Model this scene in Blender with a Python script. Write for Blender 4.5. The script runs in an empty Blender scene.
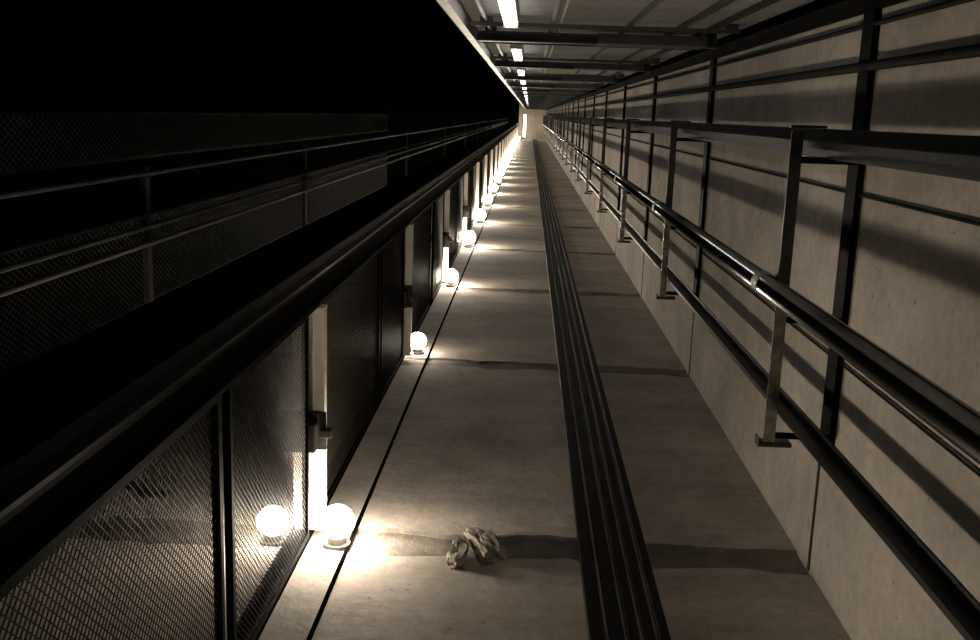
import bpy, bmesh, math, random
from mathutils import Vector, Matrix, noise
random.seed(4)
S=3.87; J0=4.72; H=2.2
Y0=-5.0; N=23; Y1=J0+S*N
XW=1.5; ZC=2.8
col=bpy.context.scene.collection

# ---------------------------------------------------------------- materials
def new_mat(name):
    m=bpy.data.materials.new(name); m.use_nodes=True
    nt=m.node_tree; b=nt.nodes['Principled BSDF']
    return m,nt,b
def coords(nt,scale=(1,1,1)):
    tc=nt.nodes.new('ShaderNodeTexCoord'); mp=nt.nodes.new('ShaderNodeMapping')
    mp.inputs['Scale'].default_value=scale
    nt.links.new(tc.outputs['Object'],mp.inputs[0]); return mp.outputs[0]
def noi(nt,vec,scale,detail=6,rough=.6):
    n=nt.nodes.new('ShaderNodeTexNoise'); n.inputs['Scale'].default_value=scale
    n.inputs['Detail'].default_value=detail; n.inputs['Roughness'].default_value=rough
    nt.links.new(vec,n.inputs['Vector']); return n.outputs['Fac']
def ramp(nt,fac,stops):
    r=nt.nodes.new('ShaderNodeValToRGB'); e=r.color_ramp.elements
    e[0].position,e[0].color=stops[0][0],(*stops[0][1],1)
    e[1].position,e[1].color=stops[-1][0],(*stops[-1][1],1)
    for p,c in stops[1:-1]:
        x=e.new(p); x.color=(*c,1)
    nt.links.new(fac,r.inputs[0]); return r.outputs[0]
def mul(nt,a,b,f=1.0):
    m=nt.nodes.new('ShaderNodeMix'); m.data_type='RGBA'; m.blend_type='MULTIPLY'
    m.inputs[0].default_value=f
    nt.links.new(a,m.inputs[6]); nt.links.new(b,m.inputs[7]); return m.outputs[2]
def concrete(name,base,dark=.6,bump=.25,streak=.85,big=.9,spec=.3):
    m,nt,b=new_mat(name); v=coords(nt)
    lo=tuple(c*dark for c in base)
    c1=ramp(nt,noi(nt,v,big,8,.6),[(.32,lo),(.66,base)])
    c2=ramp(nt,noi(nt,v,14,6,.7),[(.3,(.78,.78,.78)),(.6,(1,1,1))])
    v2=coords(nt,(.25,3,3)); c3=ramp(nt,noi(nt,v2,1.2,4),[(.3,(streak,streak,streak)),(.6,(1,1,1))])
    c4=ramp(nt,noi(nt,v,30,3,.5),[(.27,(.5,.48,.45)),(.34,(1,1,1))])
    c=mul(nt,mul(nt,mul(nt,c1,c2),c3),c4)
    nt.links.new(c,b.inputs['Base Color']); b.inputs['Roughness'].default_value=.9
    b.inputs['Specular IOR Level'].default_value=spec
    bp=nt.nodes.new('ShaderNodeBump'); bp.inputs['Strength'].default_value=bump; bp.inputs['Distance'].default_value=.02
    nt.links.new(noi(nt,v,9,10,.7),bp.inputs['Height']); nt.links.new(bp.outputs[0],b.inputs['Normal'])
    return m
def metal(name,c,rough=.4,metallic=.8,var=.5,spec=.5,rv=.1):
    m,nt,b=new_mat(name); v=coords(nt)
    lo=tuple(x*var for x in c)
    nt.links.new(ramp(nt,noi(nt,v,6,6),[(.35,lo),(.65,c)]),b.inputs['Base Color'])
    r=nt.nodes.new('ShaderNodeMapRange'); r.inputs[3].default_value=max(.05,rough-rv); r.inputs[4].default_value=rough+rv
    nt.links.new(noi(nt,v,20,4),r.inputs[0]); nt.links.new(r.outputs[0],b.inputs['Roughness'])
    b.inputs['Metallic'].default_value=metallic; b.inputs['Specular IOR Level'].default_value=spec
    return m
def emit(name,c,s):
    m,nt,b=new_mat(name); b.inputs['Base Color'].default_value=(.9,.9,.9,1)
    b.inputs['Emission Color'].default_value=(*c,1); b.inputs['Emission Strength'].default_value=s
    return m
M_FLOOR=concrete('floor_concrete',(.59,.525,.455),.62,.45,.82,1.3)
M_BAND=concrete('slab_edge_concrete',(.34,.295,.25),.3,.9,.7,2.2)
M_WALL=concrete('wall_concrete',(.60,.54,.465),.66,.35,.84)
M_DARKC=concrete('shade_painted_concrete',(.005,.0042,.0038),spec=0)  # near-black base paints in the darkness of the neighbouring shaft
M_CEIL=concrete('ceiling_concrete',(.34,.33,.315),.5)
M_BLACK=metal('black_painted_steel',(.006,.006,.007),.35,0,spec=.12)
M_HAND=metal('polished_black_rail',(.48,.48,.49),.16,1,.9,rv=.03)
M_DULL=metal('dull_black_steel',(.003,.003,.003),.6,0,spec=.03)
M_GROOVE=metal('groove_filler',(.0015,.0015,.0015),.95,0,spec=0,rv=.02)
M_DARK=metal('dark_brown_steel',(.03,.026,.022),.6,0,spec=.2)
M_GREY=metal('grey_steel',(.05,.05,.05),.4,.3)
M_GLINT=metal('glint_rail_steel',(.4,.38,.36),.3,.9,.9,rv=.02)  # pale base puts the glint of one neighbouring rail into its colour
M_BEAM=metal('ceiling_grey_steel',(.07,.07,.068),.5,.2)
M_GALV=metal('galvanised_steel',(.45,.44,.41),.45,.5,.75)
M_LEG=metal('lit_leg_steel',(.30,.29,.27),.28,.95,.6)  # paler than the upper leg, painting in the light on its front
M_POST=metal('pale_painted_steel',(.74,.68,.58),.55,.1,.8)
M_WIRE=metal('mesh_wire_steel',(.020,.017,.014),.5,.1,spec=.08)
M_WIRE2=metal('dark_mesh_wire',(.034,.030,.026),.5,.1,spec=.05)
M_RUB=metal('black_rubber',(.004,.004,.004),.6,0,spec=.12)
M_BAKE=metal('dark_lamp_holder',(.03,.025,.02),.4,0)
M_CHUNK=concrete('broken_concrete',(.36,.31,.25),.4,.8,.8,6)
M_BULB=emit('lit_bulb_glass',(1,.87,.70),165)
M_BULB2=emit('dim_bulb_glass',(1,.87,.70),55)
M_TUBE=emit('lit_fluorescent_tube',(1,.97,.93),5.5)
M_FARGLOW=emit('far_end_glow',(1,.85,.66),25)  # glowing surface added for the brightness at the shaft end

# ---------------------------------------------------------------- helpers
def link(o): col.objects.link(o); return o
def obj(name,bm,mat,loc=(0,0,0),smooth=False,bevel=0):
    me=bpy.data.meshes.new(name); bm.normal_update(); bm.to_mesh(me); bm.free()
    if smooth:
        for p in me.polygons: p.use_smooth=True
    o=bpy.data.objects.new(name,me); me.materials.append(mat); o.location=loc; link(o)
    if bevel:
        b=o.modifiers.new('bevel','BEVEL'); b.width=bevel; b.segments=2; b.limit_method='ANGLE'
    return o
def addbox(bm,lo,hi):
    r=bmesh.ops.create_cube(bm,size=1)
    for v in r['verts']:
        v.co=Vector([(lo[i]+hi[i])/2+v.co[i]*(hi[i]-lo[i]) for i in range(3)])
def box(name,lo,hi,mat,loc=(0,0,0),bevel=0):
    bm=bmesh.new(); addbox(bm,lo,hi); return obj(name,bm,mat,loc,bevel=bevel)
def boxes(name,bl,mat,loc=(0,0,0),bevel=0):
    bm=bmesh.new()
    for lo,hi in bl: addbox(bm,lo,hi)
    return obj(name,bm,mat,loc,bevel=bevel)
def prof(name,pts,y0,y1,mat,loc=(0,0,0),bevel=0,smooth=False):
    bm=bmesh.new(); n=len(pts)
    a=[bm.verts.new((x,y0,z)) for x,z in pts]; b=[bm.verts.new((x,y1,z)) for x,z in pts]
    for i in range(n):
        bm.faces.new((a[i],a[(i+1)%n],b[(i+1)%n],b[i])).smooth=smooth
    bm.faces.new(a[::-1]); bm.faces.new(b)
    bmesh.ops.recalc_face_normals(bm,faces=bm.faces)
    return obj(name,bm,mat,loc,bevel=bevel)
def cyl(bm,p0,p1,r0,r1=None,seg=12):
    r1=r0 if r1 is None else r1
    p0=Vector(p0);p1=Vector(p1);d=p1-p0
    m=Matrix.Translation((p0+p1)/2)@d.to_track_quat('Z','Y').to_matrix().to_4x4()
    bmesh.ops.create_cone(bm,cap_ends=True,segments=seg,radius1=r0,radius2=r1,depth=d.length,matrix=m)
def top(o,label,cat,group=None):
    o['label']=label; o['category']=cat
    if group:o['group']=group
    return o
def struct(o,label,cat):
    top(o,label,cat); o['kind']='structure'; return o
def empty(name,loc):
    e=bpy.data.objects.new(name,None); e.location=loc; e.empty_display_size=.1; return link(e)
def parent(parts,e):
    for p in parts: p.parent=e
def dup(root,parts,loc):
    r=root.copy(); r.location=loc; link(r); out=[]
    for p in parts:
        q=p.copy(); q.parent=r; link(q); out.append(q)
    return r,out
def octo(w,h,c):
    return [(-w/2+c,-h/2),(w/2-c,-h/2),(w/2,-h/2+c),(w/2,h/2-c),(w/2-c,h/2),(-w/2+c,h/2),(-w/2,h/2-c),(-w/2,-h/2+c)]
def circ(r,n=28): return [(r*math.cos(2*math.pi*i/n),r*math.sin(2*math.pi*i/n)) for i in range(n)]

# ---------------------------------------------------------------- shell
XL=-3.4
nx=60; xs=[XL+(XW-XL)*i/nx for i in range(nx+1)]
rows=[[(x,Y0,0) for x in xs]]; mats=[]
for k in range(-2,N):
    j=J0+S*k; wb=.24 if k<1 else .20
    def jit(x,s): return noise.noise(Vector((x*2.3,s,k*3.1)))*.08+noise.noise(Vector((x*9,s,k*3.1)))*.04
    rows.append([(x,j-.02+jit(x,1),0) for x in xs]); mats.append(0)
    rows.append([(x,j+jit(x,1),-.015) for x in xs]); mats.append(1)
    rows.append([(x,j+wb+jit(x,5),-.015) for x in xs]); mats.append(1)
    rows.append([(x,j+wb+.03+jit(x,5),0) for x in xs]); mats.append(1)
rows.append([(x,Y1,0) for x in xs]); mats.append(0)
bm=bmesh.new()
vr=[[bm.verts.new(c) for c in r_] for r_ in rows]
for i in range(len(vr)-1):
    for q in range(nx):
        f=bm.faces.new((vr[i][q],vr[i][q+1],vr[i+1][q+1],vr[i+1][q])); f.material_index=mats[i]
b0=[bm.verts.new(c) for c in ((XL,Y0,-.3),(XW,Y0,-.3),(XW,Y1,-.3),(XL,Y1,-.3))]
bm.faces.new((b0[3],b0[2],b0[1],b0[0]))
fl=obj('floor',bm,M_FLOOR); fl.data.materials.append(M_BAND)
struct(fl,'grey-brown concrete shaft surface with dark recessed slab bands','floor')
struct(box('wall_right',(XW,Y0,-.3),(XW+.3,Y1,ZC+.3),M_WALL),'bare formwork concrete wall carrying guide rails','wall')
struct(box('wall_left',(XL-.2,Y0,-.3),(XL,Y1,4.3),M_DARKC),'concrete wall of the neighbouring shaft, shade painted in','wall')
struct(box('wall_end',(-1.0,Y1,-.3),(XW+.3,Y1+.3,4.3),M_WALL),'concrete wall closing the far end of shaft','wall')
struct(box('wall_end_neighbour',(XL,Y1,-.3),(-1.0,Y1+.3,4.3),M_DARKC),'end wall of the neighbouring shaft, shade painted in','wall')
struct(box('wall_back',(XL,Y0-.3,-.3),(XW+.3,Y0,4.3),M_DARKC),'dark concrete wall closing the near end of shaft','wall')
struct(box('ceiling',(-.55,Y0,ZC),(XW,Y1,ZC+.2),M_CEIL),'grey concrete ceiling strip with steel framing','ceiling')
struct(box('ceiling_neighbour',(XL,Y0,4.1),(-.55,Y1,4.3),M_DARKC),'ceiling of the neighbouring shaft, painted dark as unlit','ceiling')
struct(box('trim_1',(-.56,Y0,ZC),(-.50,Y1,4.2),M_DARKC),'concrete upstand between the two ceilings, shade painted in','trim')
for k in range(-2,N):
    j=J0+S*k
    t=box('trim_%d'%(k+4),(XW-.006,j+.02,0),(XW,j+.045,ZC),M_DARK)
    struct(t,'narrow dark joint strip across the concrete wall','trim')

# ---------------------------------------------------------------- right-hand guide rails
XR=1.19
def rail(name,pts,x,z,mat,label,y0=Y0+.02,y1=Y1-.02,bevel=0,cat='rail',smooth=False):
    return top(prof(name,pts,y0,y1,mat,(x,0,z),bevel=bevel,smooth=smooth),label,cat)
X1,Z1=XR+.085,2.12
X2,Z2=XR-.075,1.475
X3,Z3=XR+.075,.875
rail('guide_rail',[( .05,-.065),(.05,.065),(.035,.065),(.035,.01),(-.045,.01),(-.045,-.02),(.035,-.02),(.035,-.065)],X1,Z1,M_BLACK,'black steel upper guide rail on wall brackets')
rail('guide_rail',circ(.05),X2,Z2,M_HAND,'glossy black round guide rail at mid height',smooth=True)
rail('guide_rail',[(.04,-.04),(.04,.04),(.03,.04),(.03,.005),(-.035,.005),(-.035,-.02),(.03,-.02),(.03,-.04)],X3,Z3,M_BLACK,'dark steel lower guide rail on bracket feet')
for z,r,l in ((1.90,.007,'thin dark conduit clipped to the concrete wall'),(2.46,.022,'brown conduit running along upper wall'),(2.64,.012,'thin brown conduit running along upper wall'),(1.12,.006,'thin cable stretched along the wall')):
    bm=bmesh.new(); cyl(bm,(0,Y0+.02,0),(0,Y1-.02,0),r,seg=8)
    top(obj('conduit',bm,M_DARK,(XW-r-.007,0,z),smooth=True),l,'pipe')

def make_bracket(loc):
    e=empty('rail_bracket',loc)
    ch=[(-.024,-.03),(.03,-.03),(.03,.022),(.02,.022),(.02,-.02),(-.024,-.02)]
    up=prof('upright',ch,-2.17,-1.40,M_GREY); up.rotation_euler=(math.radians(-90),0,0)
    lo=prof('lower_upright',ch,-1.40,-.72,M_LEG); lo.rotation_euler=(math.radians(-90),0,0)
    lo['label']='lower bracket leg, paler tone painted in for its lit front'
    ft=boxes('foot',[((-.05,-.04,.70),(.11,.035,.722)),((-.05,-.04,.71),(-.04,.035,.745))],M_GREY,bevel=.004)
    hp=box('head_plate',(-.03,-.035,2.186),(.13,.035,2.198),M_GREY,bevel=.002)
    parts=[up,lo,ft,hp]
    for z in (2.03,1.30,.74):
        a=boxes('arm',[((.028,-.025,z),(XW-XR-.001,.015,z+.008)),((.028,-.025,z),(XW-XR-.001,-.017,z+.03))],M_DULL); parts.append(a)
    o=.055; i=.0505; n=14; pts=[]
    cx=X2-XR; cz=Z2
    a0,a1=math.radians(50),math.radians(310)
    for q in range(n+1):
        a=a0+(a1-a0)*q/n; pts.append((cx+o*math.cos(a),cz+o*math.sin(a)))
    for q in range(n+1):
        a=a1+(a0-a1)*q/n; pts.append((cx+i*math.cos(a),cz+i*math.sin(a)))
    parts.append(prof('rail_strap',pts,-.05,.05,M_GALV))
    parts.append(box('rail_seat',(cx+.051,-.028,cz-.045),(-.02,.028,cz+.045),M_GREY))
    parent(parts,e)
    top(e,'grey steel bracket holding guide rails off the wall','bracket','guide rail brackets along wall')
    return e,parts
YB=J0-.12
be,bp_=make_bracket((XR,YB,0))
for k in list(range(-1,0))+list(range(1,N)):
    dup(be,bp_,(XR,YB+S*k,0))
bmc=bmesh.new()
ZB=.72
addbox(bmc,(-.03,-.075,ZB),(-.018,.075,ZC-.002)); addbox(bmc,(-.03,-.075,ZB),(0,-.065,ZC-.002)); addbox(bmc,(-.03,.065,ZB),(0,.075,ZC-.002))
ch=obj('wall_channel',bmc,M_DULL,(XW-.0001,J0-.085,0)); top(ch,'dark steel channel fixed across the concrete wall','channel','steel wall channels')
for k in list(range(-1,0))+list(range(1,N)):
    c=ch.copy(); c.location=(XW-.0001,J0-.085+S*k,0); link(c)

# ---------------------------------------------------------------- centre cable bundle
def flat(x0,x1,h,label,name='travelling_cable',mat=M_RUB):
    w=x1-x0; c=min(w,h)*.3
    top(prof(name,octo(w,h,c),Y0+.02,Y1-.02,mat,((x0+x1)/2,0,h/2+.001)),label,'cable','dark cables along the shaft')
flat(.342,.415,.022,'wide flat black cable lying along concrete')
flat(.432,.496,.02,'black cable running along the shaft')
flat(.511,.564,.02,'black cable running along the shaft')
flat(.579,.632,.02,'black cable running along the shaft')
flat(.647,.698,.022,'outer black cable running along the shaft')
for x_ in (.4235,.5035,.5715,.6395):
    top(prof('steel_wire',octo(.006,.018,.002),Y0+.02,Y1-.02,M_GALV,(x_,0,.010)),'thin pale steel wire between black cables','wire','thin wires in the cable bundle')

# ---------------------------------------------------------------- divider on the left
XD=-1.06
top(boxes('guide_rail',[((-.045,Y0+.02,.0),(.045,Y1-.02,.014)),((-.01,Y0+.02,.014),(.01,Y1-.02,.07))],M_BLACK,(XD,0,1.38)),'black steel T-shaped guide rail on divider beam','rail')
top(boxes('divider_beam',[((-.04,Y0+.02,0),(.04,Y1-.02,.02)),((-.01,Y0+.02,.02),(.01,Y1-.02,.14)),((-.04,Y0+.02,.14),(.04,Y1-.02,.16))],M_DULL,(XD,0,1.22)),'black steel I-beam between the two shafts','beam')
top(boxes('black_cover_box',[((-.20,Y0+.02,1.22),(-.052,Y1-.02,1.52)),((-.21,Y0+.02,1.52),(-.045,Y1-.02,1.53)),((-.052,Y0+.02,1.24),(-.041,Y1-.02,1.26))],M_GROOVE,(XD,0,0)),'matt black cover box added behind the divider beam','cover')  # added black box, hides the pale lit floor behind the beam
top(boxes('sill_channel',[((-.07,Y0+.02,0),(.03,Y1-.02,.012)),((-.07,Y0+.02,.012),(-.06,Y1-.02,.05)),((.02,Y0+.02,.012),(.03,Y1-.02,.03))],M_GROOVE,(XD-.02,0,.0005)),'dark steel channel at the foot of mesh screens','channel')
top(box('floor_strip',(-.011,Y0+.02,0),(.011,Y1-.02,.003),M_GROOVE,(-.84,0,.0005)),'narrow dark strip set along the concrete','strip')

def poff(k): return .20 if k<2 else .47
def make_post(loc):
    e=empty('divider_post',loc)
    st=prof('post_body',[(-.09,-.035),(.07,-.035),(.07,-.027),(-.082,-.027),(-.082,.027),(.07,.027),(.07,.035),(-.09,.035)],-1.205,-.05,M_POST)
    st.rotation_euler=(math.radians(-90),0,0)
    base=boxes('base_plate',[((-.09,-.05,.034),(.09,.05,.05))],M_POST,bevel=.003)
    br=boxes('clamp_bracket',[((-.15,-.06,.48),(.085,-.045,.68)),((-.15,-.06,.48),(.085,-.035,.495)),((.06,-.11,.56),(.12,-.045,.60)),((-.22,-.055,.56),(-.14,-.04,.64))],M_DARK,bevel=.004)
    lp=boxes('junction_box',[((-.12,-.15,.49),(.045,-.06,.64))],M_DARK,bevel=.008)
    bd=boxes('head_plate',[((-.07,-.05,1.205),(.07,.05,1.22))],M_POST)
    ps=[st,base,br,lp,bd]; parent(ps,e)
    top(e,'pale steel channel post with dark clamp bracket','post','divider posts')
    return e,ps
pe,pp=make_post((XD,J0+poff(0),0))
for k in list(range(-1,0))+list(range(1,N)):
    if k<2: dup(pe,pp,(XD,J0+poff(k)+S*k,0))
    else: dup(pe,[pp[0],pp[1],pp[4]] if k>3 else pp,(XD,J0+poff(k)+S*k,0))

def wire_mesh(l,h,pitch,w,name='wire_mesh',mat=M_WIRE,sl=.95):
    bm=bmesh.new()
    def seg(y0,z0,y1,z1,x):
        d=Vector((y1-y0,z1-z0))
        if d.length<1e-4:return
        n=Vector((-d.y,d.x)).normalized()*w/2
        q=[]
        for sx in (x-w/2,x+w/2):
            q.append([bm.verts.new((sx,y0-n.x,z0-n.y)),bm.verts.new((sx,y1-n.x,z1-n.y)),bm.verts.new((sx,y1+n.x,z1+n.y)),bm.verts.new((sx,y0+n.x,z0+n.y))])
        bm.faces.new(q[0][::-1]); bm.faces.new(q[1])
        bm.faces.new((q[0][0],q[0][1],q[1][1],q[1][0])); bm.faces.new((q[0][3],q[1][3],q[1][2],q[0][2]))
    c=-l*sl
    while c<h:
        ya=max(0,-c/sl); yb=min(l,(h-c)/sl)
        if yb>ya:
            seg(ya,c+sl*ya,yb,c+sl*yb,0)
            seg(l-ya,c+sl*ya,l-yb,c+sl*yb,w)
        c+=pitch
    return obj(name,bm,mat)
def make_panel(l,h,loc,label,group):
    e=empty('mesh_panel',loc)
    wm=wire_mesh(l-.04,h-.04,.032,.003); wm.location=(0,.02,.02)
    f=.03
    fr=boxes('frame',[((-.015,0,0),(.015,f,h)),((-.015,l-f,0),(.015,l,h)),((-.015,f,0),(.015,l-f,f)),((-.015,f,h-f),(.015,l-f,h))],M_DULL)
    parent([wm,fr],e); top(e,label,'mesh screen',group); return e,[wm,fr]
g='diamond mesh screens between the shafts'; lb='dark framed diamond wire mesh screen under divider beam'
h=1.18
a,ap=make_panel(2.2,h,(XD,J0+.30,.036),lb,g)
b,bp2=make_panel(1.32,h,(XD,J0+.30-1.56,.036),lb,g)
for k in list(range(-2,0))+list(range(1,N)):
    if k<2: la,lb_=.30+S*k,.30-1.56+S*k
    else: la,lb_=.57+S*k,.57-1.56+S*k
    if k<N-1: dup(a,ap,(XD,J0+la,.036))
    if k>=-1: dup(b,bp2,(XD,J0+lb_,.036))
g2='mesh screens in the neighbouring shaft'
LM=S*6
for z0,hh in ((.45,.75),(1.74,.34)):
    e2=empty('mesh_panel',(XL+.02,J0-S,z0))
    wm=wire_mesh(LM,hh,.05,.005,mat=M_WIRE2,sl=.62); wm.location=(.012,0,0)
    fr=boxes('frame',[((0,0,-.03),(.02,LM,0)),((0,0,hh),(.02,LM,hh+.03)),((-.02,0,-.03),(0,.03,hh+.03))],M_DULL)
    parent([wm,fr],e2); top(e2,'long strip of wire mesh on unlit shaft wall','mesh screen',g2)
for x,z,m in ((-2.0,1.46,M_GLINT),(-2.0,1.62,M_DULL),(-2.0,1.83,M_GREY),(-2.0,1.55,M_GREY)):
    top(prof('guide_rail',octo(.035,.02,.005),Y0+.02,Y1-.02,m,(x,0,z)),'dark guide rail in the unlit neighbouring shaft','rail','neighbouring shaft rails')
st=boxes('rail_stand',[((-.03,-.03,0),(.0,.03,1.86)),((-.06,-.04,0),(.05,.04,.015)),((-.03,-.04,1.44),(.03,.04,1.45)),((-.03,-.04,1.60),(.03,.04,1.61)),((-.03,-.04,1.81),(.03,.04,1.82)),((-.03,-.04,1.53),(.03,.04,1.54))],M_DARK,(-2.03,J0+.6,0))
top(st,'dark upright stand carrying neighbouring shaft rails','stand','neighbouring rail stands')
for k in [-2]+list(range(1,N,2)):
    c=st.copy(); c.location=(-2.03,J0+.6+S*k,0); link(c)

# ---------------------------------------------------------------- bulbs
def make_bulb(loc,label,mat=M_BULB):
    e=empty('bulkhead_lamp',loc)
    bm=bmesh.new(); cyl(bm,(0,0,0),(0,0,.02),.075,.07,20); cyl(bm,(0,0,.02),(0,0,.055),.052,.042,20)
    hd=obj('lamp_holder',bm,M_BAKE)
    bm=bmesh.new(); bmesh.ops.create_uvsphere(bm,u_segments=24,v_segments=14,radius=.09)
    for v in bm.verts:
        if v.co.z<-.03:
            t=(-.03-v.co.z)/.06; v.co.x*=1-.25*t; v.co.y*=1-.25*t
        v.co.z+=.13
    bl=obj('bulb',bm,mat,smooth=True)
    parent([hd,bl],e); top(e,label,'lamp','lit globe lamps at each floor'); return e,[hd,bl]
be_,bps=make_bulb((-.905,J0+.08,-.015),'lit warm white globe lamp beside the pale post')
e,_=dup(be_,bps,(-1.24,J0+.08,-.015)); e['label']='lit globe lamp behind the mesh divider post'
e.scale=(.9,.9,.9)
e,_=make_bulb((-.95,J0+.40+S,0),'smaller dimmer globe lamp at divider foot',M_BULB2)
e.scale=(.9,.9,.9)
for k in list(range(-1,0))+list(range(2,N)):
    e,_=dup(be_,bps,(-.935,J0+.29+S*k,0)); e['label']='lit warm white globe lamp at divider foot'
    if k>2: e.scale=(1.25,1.25,1.25)  # distant globes enlarged so their size stands in for bloom

# ---------------------------------------------------------------- ceiling steelwork
ZT=ZC+.001
top(boxes('ceiling_beam',[((-.04,Y0+.02,-.012),(.05,Y1-.02,0)),((.04,Y0+.02,-.07),(.05,Y1-.02,-.012)),((.0,Y0+.02,-.08),(.05,Y1-.02,-.07))],M_GALV,(-.47,0,ZT)),'pale steel channel along the ceiling edge','beam')
for x,w_,m in ((.12,.024,M_BEAM),(.17,.014,M_GALV),(-.30,.02,M_BEAM),(.62,.02,M_BEAM),(.95,.03,M_GREY),(1.15,.03,M_DARK)):
    top(box('ceiling_pipe',(-w_/2,Y0+.02,-.03),(w_/2,Y1-.02,0),m,(x,0,ZT)),'thin conduit running along the ceiling','pipe','ceiling conduits')
top(boxes('ledger_beam',[((-.20,Y0+.02,-.10),(0,Y1-.02,-.085)),((-.015,Y0+.02,-.085),(0,Y1-.02,0))],M_DULL,(XW-.001,0,ZT)),'dark steel ledger at the top of wall','beam')
cb=boxes('cross_beam',[((-.40,-.05,-.042),(1.29,.05,-.032)),((-.40,-.006,-.09),(1.29,.006,-.042)),((-.40,-.05,-.10),(1.29,.05,-.09)),((-.34,-.03,-.032),(-.26,.03,0)),((1.2,-.03,-.032),(1.28,.03,0)),((.45,-.16,-.10),(1.2,.16,-.035))],M_BEAM,(0,J0+2.6,ZT))
top(cb,'dark grey steel beam with boxed section crossing the ceiling','beam','ceiling cross beams')
for k in list(range(-1,0))+list(range(1,N)):
    c=cb.copy(); c.location=(0,J0+2.6+S*k,ZT); link(c)
ca=boxes('cross_angle',[((-.40,-.025,-.042),(1.29,.025,-.034)),((-.40,-.025,-.06),(1.29,-.018,-.042)),((-.34,-.025,-.034),(-.26,.025,0)),((1.2,-.025,-.034),(1.28,.025,0))],M_BEAM,(0,J0+3.45,ZT))
top(ca,'grey steel angle crossing the ceiling','angle','ceiling cross angles')
for k in range(0,N):
    if k>0:
        c=ca.copy(); c.location=(0,J0+3.45+S*k,ZT); link(c)
    c=ca.copy(); c.location=(0,J0+1.85+S*k,ZT); link(c)
def make_tube(loc):
    e=empty('fluorescent_light',loc)
    hs=prof('housing',[(-.055,0),(.055,0),(.04,-.035),(-.04,-.035)],-.95,.95,M_GALV)
    bm=bmesh.new(); cyl(bm,(-.022,-.9,-.06),(-.022,.9,-.06),.018,seg=10)
    tb=obj('tube',bm,M_TUBE,smooth=True)
    bm=bmesh.new(); cyl(bm,(.022,-.9,-.06),(.022,.9,-.06),.018,seg=10)
    tb2=obj('tube',bm,M_TUBE,smooth=True)
    c1=box('end_cap',(-.045,-.95,-.08),(.045,-.9,-.035),M_GALV)
    c2=box('end_cap',(-.045,.9,-.08),(.045,.95,-.035),M_GALV)
    ps=[hs,tb,tb2,c1,c2]
    parent(ps,e); top(e,'lit twin fluorescent batten on the ceiling','light','ceiling fluorescent lights'); return e,ps
te,tps=make_tube((-.14,J0+.75,ZT))
for k in range(1,N):
    dup(te,tps,(-.14,J0+.75+S*k,ZT))

# ---------------------------------------------------------------- far end glow, added
e=empty('glow_strip',(-.45,Y1-.02,0))  # glowing strip added to make the far-end glow
bd=boxes('glow_strip_body',[((-.12,-.12,.1),(.12,0,2.3)),((-.2,-.3,0),(.2,0,.1))],M_GREY,bevel=.02)
ln=box('lens',(-.10,-.135,.2),(.10,-.12,2.2),M_FARGLOW)
parent([bd,ln],e); top(e,'tall glowing strip added for the glow at the far end','lamp')
ld=bpy.data.lights.new('end_light','POINT'); ld.energy=60; ld.color=(1,.84,.64); ld.shadow_soft_size=.15  # added point light without a fixture, brightens the end wall
lo=bpy.data.objects.new('end_light',ld); lo.location=(-.6,Y1-2,1.0); link(lo)

# ---------------------------------------------------------------- broken concrete
def chunk(loc,sc,seed,rot,name='concrete_chunk',mat=M_CHUNK):
    bm=bmesh.new(); bmesh.ops.create_icosphere(bm,subdivisions=4,radius=1)
    for v in bm.verts:
        n=noise.noise(v.co*1.3+Vector((seed,0,0)))*.5+noise.noise(v.co*4+Vector((0,seed,0)))*.22
        c=Vector([max(-.72,min(.72,t)) for t in v.co]); v.co=c*(1+n)
        v.co=Vector((v.co.x*sc[0],v.co.y*sc[1],v.co.z*sc[2]))
    bmesh.ops.rotate(bm,verts=bm.verts,cent=(0,0,0),matrix=Matrix.Rotation(rot,3,'Z'))
    mz=min(v.co.z for v in bm.verts)
    for v in bm.verts: v.co.z-=mz
    return top(obj(name,bm,mat,loc),'rough broken lump of pale concrete on slab','rubble','broken concrete lumps')
chunk((-.275,J0-.02,-.005),(.06,.17,.028),2.3,-.1)
chunk((-.13,J0+.10,-.012),(.09,.21,.04),7.1,.3)

# ---------------------------------------------------------------- world, camera
w=bpy.data.worlds.new('world'); bpy.context.scene.world=w; w.use_nodes=True
w.node_tree.nodes['Background'].inputs[0].default_value=(.02,.018,.015,1)
w.node_tree.nodes['Background'].inputs[1].default_value=.05
f=1000.0; r=math.radians(2.0)
d=Vector((40/f,205/f,-1)); u=Vector((math.sin(r),math.cos(r),0)); u.z=(u.x*d.x+u.y*d.y)
d.normalize(); u.normalize(); x=d.cross(u)
Rm=Matrix((x,d,u))
cd=bpy.data.cameras.new('camera'); cam=bpy.data.objects.new('camera',cd); link(cam)
cd.sensor_width=36; cd.lens=f/980*36; cd.clip_start=.02; cd.clip_end=500
cam.matrix_world=Matrix.Translation((0,0,H))@Rm.to_4x4()
bpy.context.scene.camera=cam
vs=bpy.context.scene.view_settings
vs.view_transform='Standard'; vs.look='None'; vs.exposure=0
